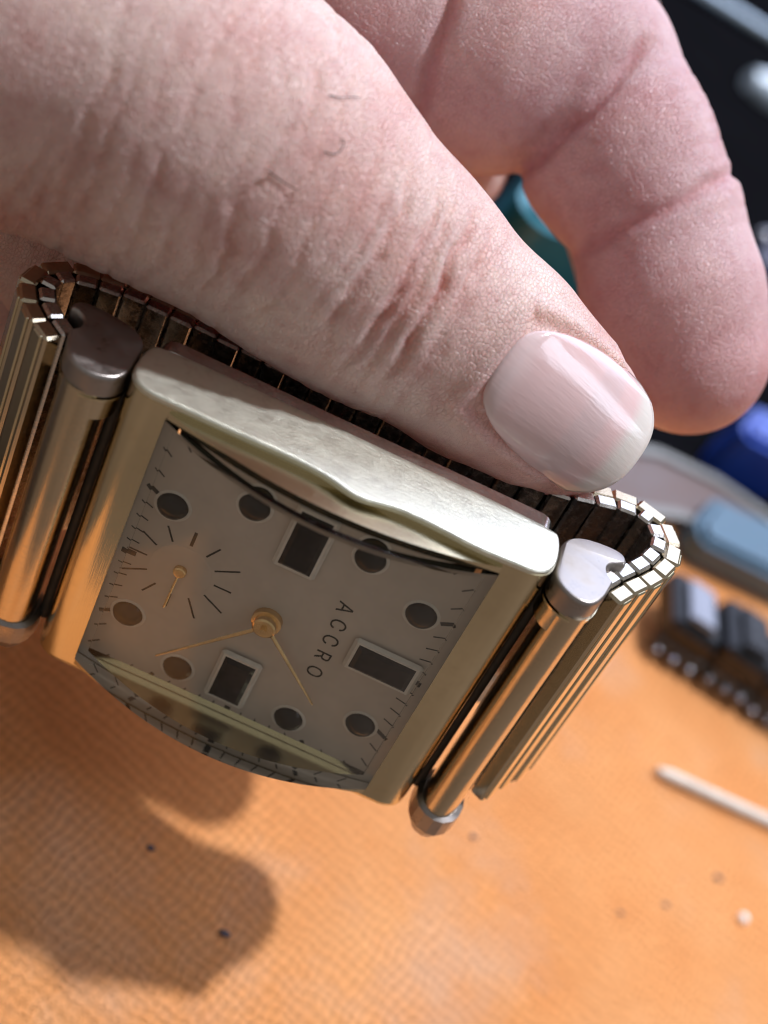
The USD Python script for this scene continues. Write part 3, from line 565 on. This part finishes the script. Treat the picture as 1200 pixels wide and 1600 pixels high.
# second bracelet: dark steel links standing in a row on the cloth
ws = [(985, 985), (1092, 1045), (1196, 1085), (1300, 1180)]
for k in range(1):
    p, q = G(1000, 1010), G(1290, 1195); br, L = oriented('metal_bracelet', 'dark steel link bracelet lying on the cloth beyond the watch', 'bracelet', np.array([p[0], p[1], ground_z(p)]), q)
    n = 4; w = L / n
    for i in range(n):
        x = (i + .5) * w; z = .0002 + .0012 * (i % 2)
        lk = obj('link', mmb((x, .0052, .0045 + z), (w * .95, .0100, .0046), .0009), 'link_dark' , br)
        obj('link_face', mmb((x, .0052, .0072 + z), (w * .50, .0074, .0010), .0004), 'link_bright' if i % 2 == 0 else 'link_dark', lk)
        obj('hinge_tube', cyl((x + w * .5, .0006, .0035), (x + w * .5, .0098, .0035), .0015), 'link_dark', lk)
        for j in range(3): 
            b_ = trimesh.creation.icosphere(2, radius=.0008); b_.apply_translation((x - w * .33 + j * w * .33, -.0006, .0014 + z * .5)); obj('rivet', b_, 'link_bright', lk, smooth=True)
        obj('side_rail', mmb((x, .0002, .0022), (w * .96, .0012, .0026), .0004), 'dark_gap', lk)
# slate blue block at the cloth's hem
def block(name, label, cat, pts, h, mt, z0=0.0, r=.002):
    w = [G(*p_, z0 / S) for p_ in pts]; c = np.mean(w, 0); poly = Polygon([(x[0] - c[0], x[1] - c[1]) for x in w]).buffer(-r).buffer(r)
    t = thing(name, label, cat, loc=(c[0], c[1], z0)); m = trimesh.creation.extrude_polygon(poly, h); lid = trimesh.creation.extrude_polygon(poly.buffer(-r * .6), r * .5); lid.apply_translation((0, 0, h))
    obj('body', m, mt, t); obj('top', lid, mt, t); return t
block('plastic_case', 'slate blue flat plastic case at the far hem of the cloth', 'case', [(1055, 838), (1062, 872), (1215, 945), (1290, 960), (1260, 880), (1085, 800)], .004, 'slate_plastic', .0005)
block('blue_box', 'deep blue plastic box standing behind the brown strap', 'box', [(1075, 735), (1190, 790), (1205, 735), (1110, 690)], .010, 'blue_plastic', -.002)
block('teal_box', 'teal plastic container seen between thumb and forefinger', 'container', [(640, 480), (900, 560), (1020, 480), (900, 360), (760, 330)], .020, 'teal_plastic', -.002, .004)
# brown strap with grey edge
p, q = G(985, 735, 2), G(1190, 830, 2); p[2] = q[2] = -.002; sp_, L = oriented('leather_strap', 'dark brown strap with a grey edge lying past the watch', 'strap', p, q)
poly = LineString([(-.01, -.004), (L * .3, .001), (L * .7, .001), (L, -.001)]).buffer(.0055); mm_ = trimesh.creation.extrude_polygon(poly, .004); obj('leather', mm_, 'brown_leather', sp_)
mm_ = trimesh.creation.extrude_polygon(LineString(poly.exterior.coords).buffer(.0008), .0046); obj('edge_piping', mm_, 'grey_trim', sp_)
# rods and tools on the black table
p, q = G(1040, -45), G(1290, 110); p[2] = q[2] = 0.; rd, L = oriented('steel_rod', 'thin blue grey steel rod crossing the black table top', 'rod', p, q)
obj('shaft', cyl((0, 0, 0), (L, 0, 0), .0019), 'tool_steel', rd); obj('tip', cyl((-.012, 0, 0), (0, 0, 0), .0006, .0019), 'tool_steel', rd)
p, q = G(1178, 137), G(1330, 235); p[2] = q[2] = .001; rd, L = oriented('screwdriver', 'pale blue metal screwdriver handle end on the black table', 'screwdriver', p, q)
obj('grip', cyl((.002, 0, 0), (L, 0, 0), .0040), 'tool_pale', rd); obj('cap', cyl((-.0025, 0, 0), (.002, 0, 0), .0026, .0040), 'tool_pale', rd)
p, q = G(1185, 430), G(1320, 520); p[2] = q[2] = .001; rd, L = oriented('navy_pen', 'navy blue plastic pen on the black table beside the forefinger', 'pen', p, q)
obj('barrel', cyl((0, 0, 0), (L, 0, 0), .005), 'navy_plastic', rd); obj('cap', cyl((-.004, 0, 0), (0, 0, 0), .0035, .005), 'navy_plastic', rd)
p = G(1192, 375); m = trimesh.creation.icosphere(2, radius=.0022); sc_ = thing('steel_ball', 'tiny shiny steel ball beside the forefinger on the table', 'ball', loc=(p[0], p[1], 0.0)); obj('ball', m, 'link_bright', sc_, smooth=True)
